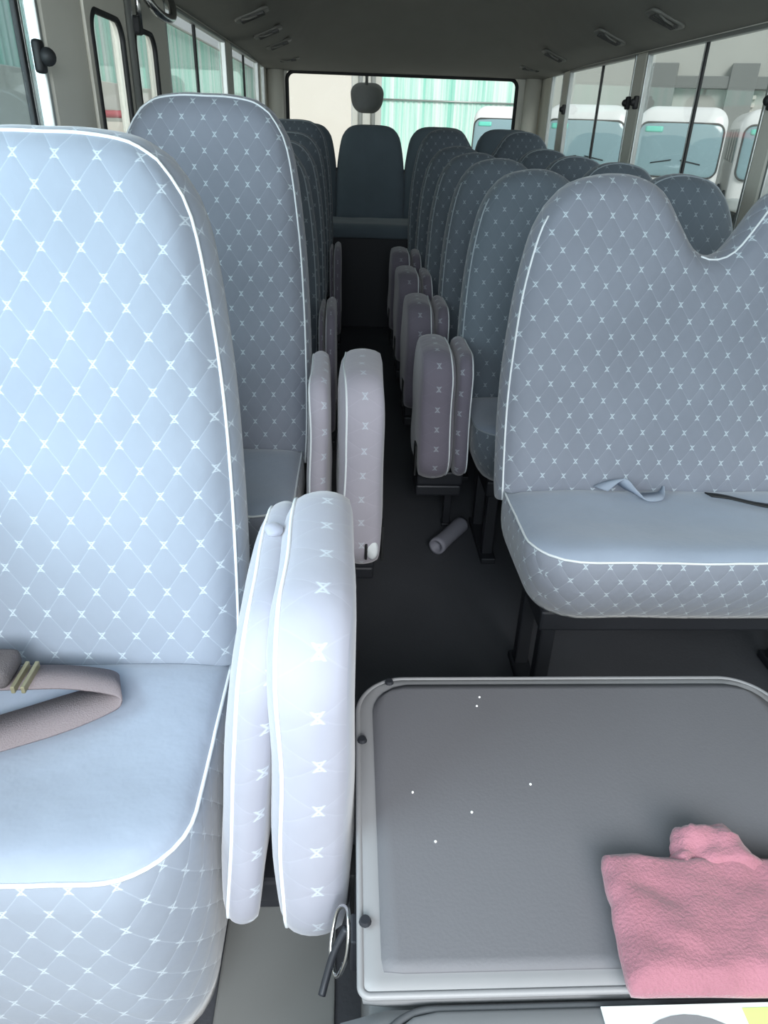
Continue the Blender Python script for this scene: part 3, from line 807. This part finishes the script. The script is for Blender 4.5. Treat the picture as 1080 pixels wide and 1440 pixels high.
pl = empty('exterior_post'); tag(pl, 'grey gate post between the cream building and the corrugated fence', 'gate post')
box('post', .0, 1.05, 29.9, 30.3, GZ, 5.5, M_concrete, pl, bevel=.02)
tube('pipe', [(.30, 29.8, GZ), (.30, 29.8, 5.4)], .08, M_beam, pl)
tube('pipe', [(.76, 29.8, GZ), (.76, 29.8, 5.4)], .08, M_beam, pl)

def parked_bus(label, loc, rz):
    r = empty('parked_bus', loc, rz); tag(r, label, 'bus', 'white buses parked outside')
    W, H, LN = 1.96, 2.15, 4.6
    sd = rrect(W, H, .36, 8, 0, .30+H/2)
    # local front looks towards -y; thickness runs back to +y
    def T(a, b, n): 
        top = max(0, (b-1.15)/1.3)
        return Vector((a, -n+.20*top**1.6, b))
    pad('body', sd, LN, T, [M_bus], r, bulge=.14, edge=.25, puff=0, nu=24, nv=24, K=6)
    ws = rrect(W-.10, 1.12, .20, 8, 0, 1.56)
    def T2(a, b, n):
        top = max(0, (b-1.15)/1.3); 
        return Vector((a, -.178-n+.20*top**1.6+.06*abs(a/.95)**3.5, b))
    w = pad('windshield', ws, .03, T2, [M_wind], r, bulge=.01, edge=.1, puff=.006, nu=24, nv=16)
    tube('seal', [T2(a, b, .008) for a, b in (ws[0][:-1]+ws[3][:-1]+ws[2][::-1][:-1]+ws[1][::-1][:-1])], .022, M_vent, w, 6, closed=True)
    bd = rrect(.40, .12, .02, 4, -.60, 1.98)
    pad('sun_band', bd, .006, lambda a, b, n: T2(a, b, n+.016), [M_wind_band], w, bulge=0, puff=0, nu=8, nv=4)
    for s in (-1, 1):
        tube('wiper', [T2(s*.55, 1.28, .02), T2(s*.1, 1.36, .03)], .012, M_black, r)
        lampb = rrect(.34, .17, .05, 5, s*.72, .82)
        pad('headlamp', lampb, .04, lambda a, b, n: Vector((a, -.13-n+.10*abs(a/.95)**3.5, b)), [M_lamp], r, bulge=.02, puff=.004, nu=8, nv=8)
        for k in range(4):
            y0 = .7+k*.95
            wb = rrect(.85, .72, .07, 5, y0+.56, 1.68)
            pad('side_window', wb, .02, lambda a, b, n, s=s: Vector((s*(.98+.012+n), a, b)), [M_busglass], r, bulge=0, puff=.004, nu=8, nv=8)
        for yy in (1.0, 3.7):
            bm = bmesh.new()
            bmesh.ops.create_cone(bm, cap_ends=True, segments=24, radius1=.36, radius2=.36, depth=.22, matrix=Matrix.Translation((s*.92, yy, .36)) @ Matrix.Rotation(PI/2, 4, 'Y'))
            fin(bm, 'wheel', M_black, r, smooth=False)
    bmx = rrect(1.95, .28, .08, 5, 0, .48)
    pad('bumper', bmx, .3, lambda a, b, n: Vector((a, -.16-n+.10*abs(a/.95)**3.5, b)), [M_bus_low], r, bulge=.04, puff=.01, nu=14, nv=8)
    return r
bA = parked_bus('white parked bus seen whole through the right side windows, mint strip in its windshield', (7.62, 18.4, GZ), -.39)
def bus_copy(label, loc, rz):
    c = copy_tree(bA); c.location = loc; c.rotation_euler = (0, 0, rz); c['label'] = label; return c
bus_copy('white parked bus left of the bus with the mint windshield strip', (5.62, 19.3, GZ), -.39)
bus_copy('white parked bus partly cut off at the right edge of the photo', (9.7, 17.5, GZ), -.39)
bus_copy('white parked bus whose roof shows through the rear window', (4.5, 23.6, GZ), -.39)

# concrete building behind the parked buses
cb = empty('exterior_building'); tag(cb, 'pale grey concrete building with a dark beam behind the parked buses', 'building')
ang = math.radians(-24)
cb.location = (15, 24.9, GZ); cb.rotation_euler = (0, 0, ang)
box('facade', -8.8, 16, 0, .5, 0, 8, M_concrete, cb, bevel=.02)
box('beam', -5.6, 16, -.3, .02, 3.2, 3.55, M_beam, cb, bevel=.02)
for xx in (-5.6, -3.2, 4.4): box('pillar', xx, xx+.8, -.35, .02, 0, 3.9, M_beam, cb, bevel=.02)
for k in range(5): box('slat', -2.9, -2.3, -.12, .02, 2.05+k*.22, 2.17+k*.22, M_cream, cb, bevel=.01)

# red stand outside by the door side
rs = empty('red_stand', (-3.4, 12.0, GZ)); tag(rs, 'faded red metal stand outside, seen through the door glass', 'stand')
bm = bmesh.new()
for a, b in (((-.3, 0, 0), (-.3, 0, 1.9)), ((.3, 0, 0), (.3, 0, 1.9)), ((-.3, 0, 1.9), (.3, 0, 1.9)), ((-.3, 0, 1.2), (.3, 0, 1.2))): add_tube(bm, [a, b], .05, 8)
fin(bm, 'frame', M_red, rs)
box('board', -.25, .25, -.02, .02, 1.3, 1.8, M_cream, rs)

# ------------------------------------------------------------------ light
w = bpy.data.worlds.new('overcast'); SC.world = w; w.use_nodes = True
bg = w.node_tree.nodes['Background']; bg.inputs[0].default_value = (.90, .97, 1.0, 1); bg.inputs[1].default_value = .68
def area(name, loc, target, sx, sy, e, col):
    d = bpy.data.lights.new(name, 'AREA'); d.shape = 'RECTANGLE'; d.size, d.size_y, d.energy, d.color = sx, sy, e, col
    o = bpy.data.objects.new(name, d); COL.objects.link(o); o.location = loc
    o.rotation_euler = (Vector(target)-Vector(loc)).to_track_quat('-Z', 'Y').to_euler()
    return o
area('windshield_fill', (-.32, -.62, 1.42), (-.1, 1.0, .55), 1.1, .7, 44, (.86, .95, 1.0))  # added area lamp at the open front, brightens the front seats
area('side_window_fill', (-1.05, .15, 1.30), (-.22, .78, .60), .9, .6, 44, (.95, .97, 1.0))  # added lamp outside the left window, boosts light on the frontmost seat
sun_d = bpy.data.lights.new('sun', 'SUN'); sun_d.energy = 2.6; sun_d.angle = math.radians(25); sun_d.color = (1, .97, .93)
sun = bpy.data.objects.new('sun', sun_d); COL.objects.link(sun)
sun.rotation_euler = Vector((-.15, .9, -.6)).to_track_quat('-Z', 'Y').to_euler()

SC.view_settings.view_transform = 'Standard'
SC.view_settings.exposure = 0.
SC.cycles.use_denoising = True
SC.cycles.max_bounces = 8; SC.cycles.diffuse_bounces = 5; SC.cycles.transparent_max_bounces = 12
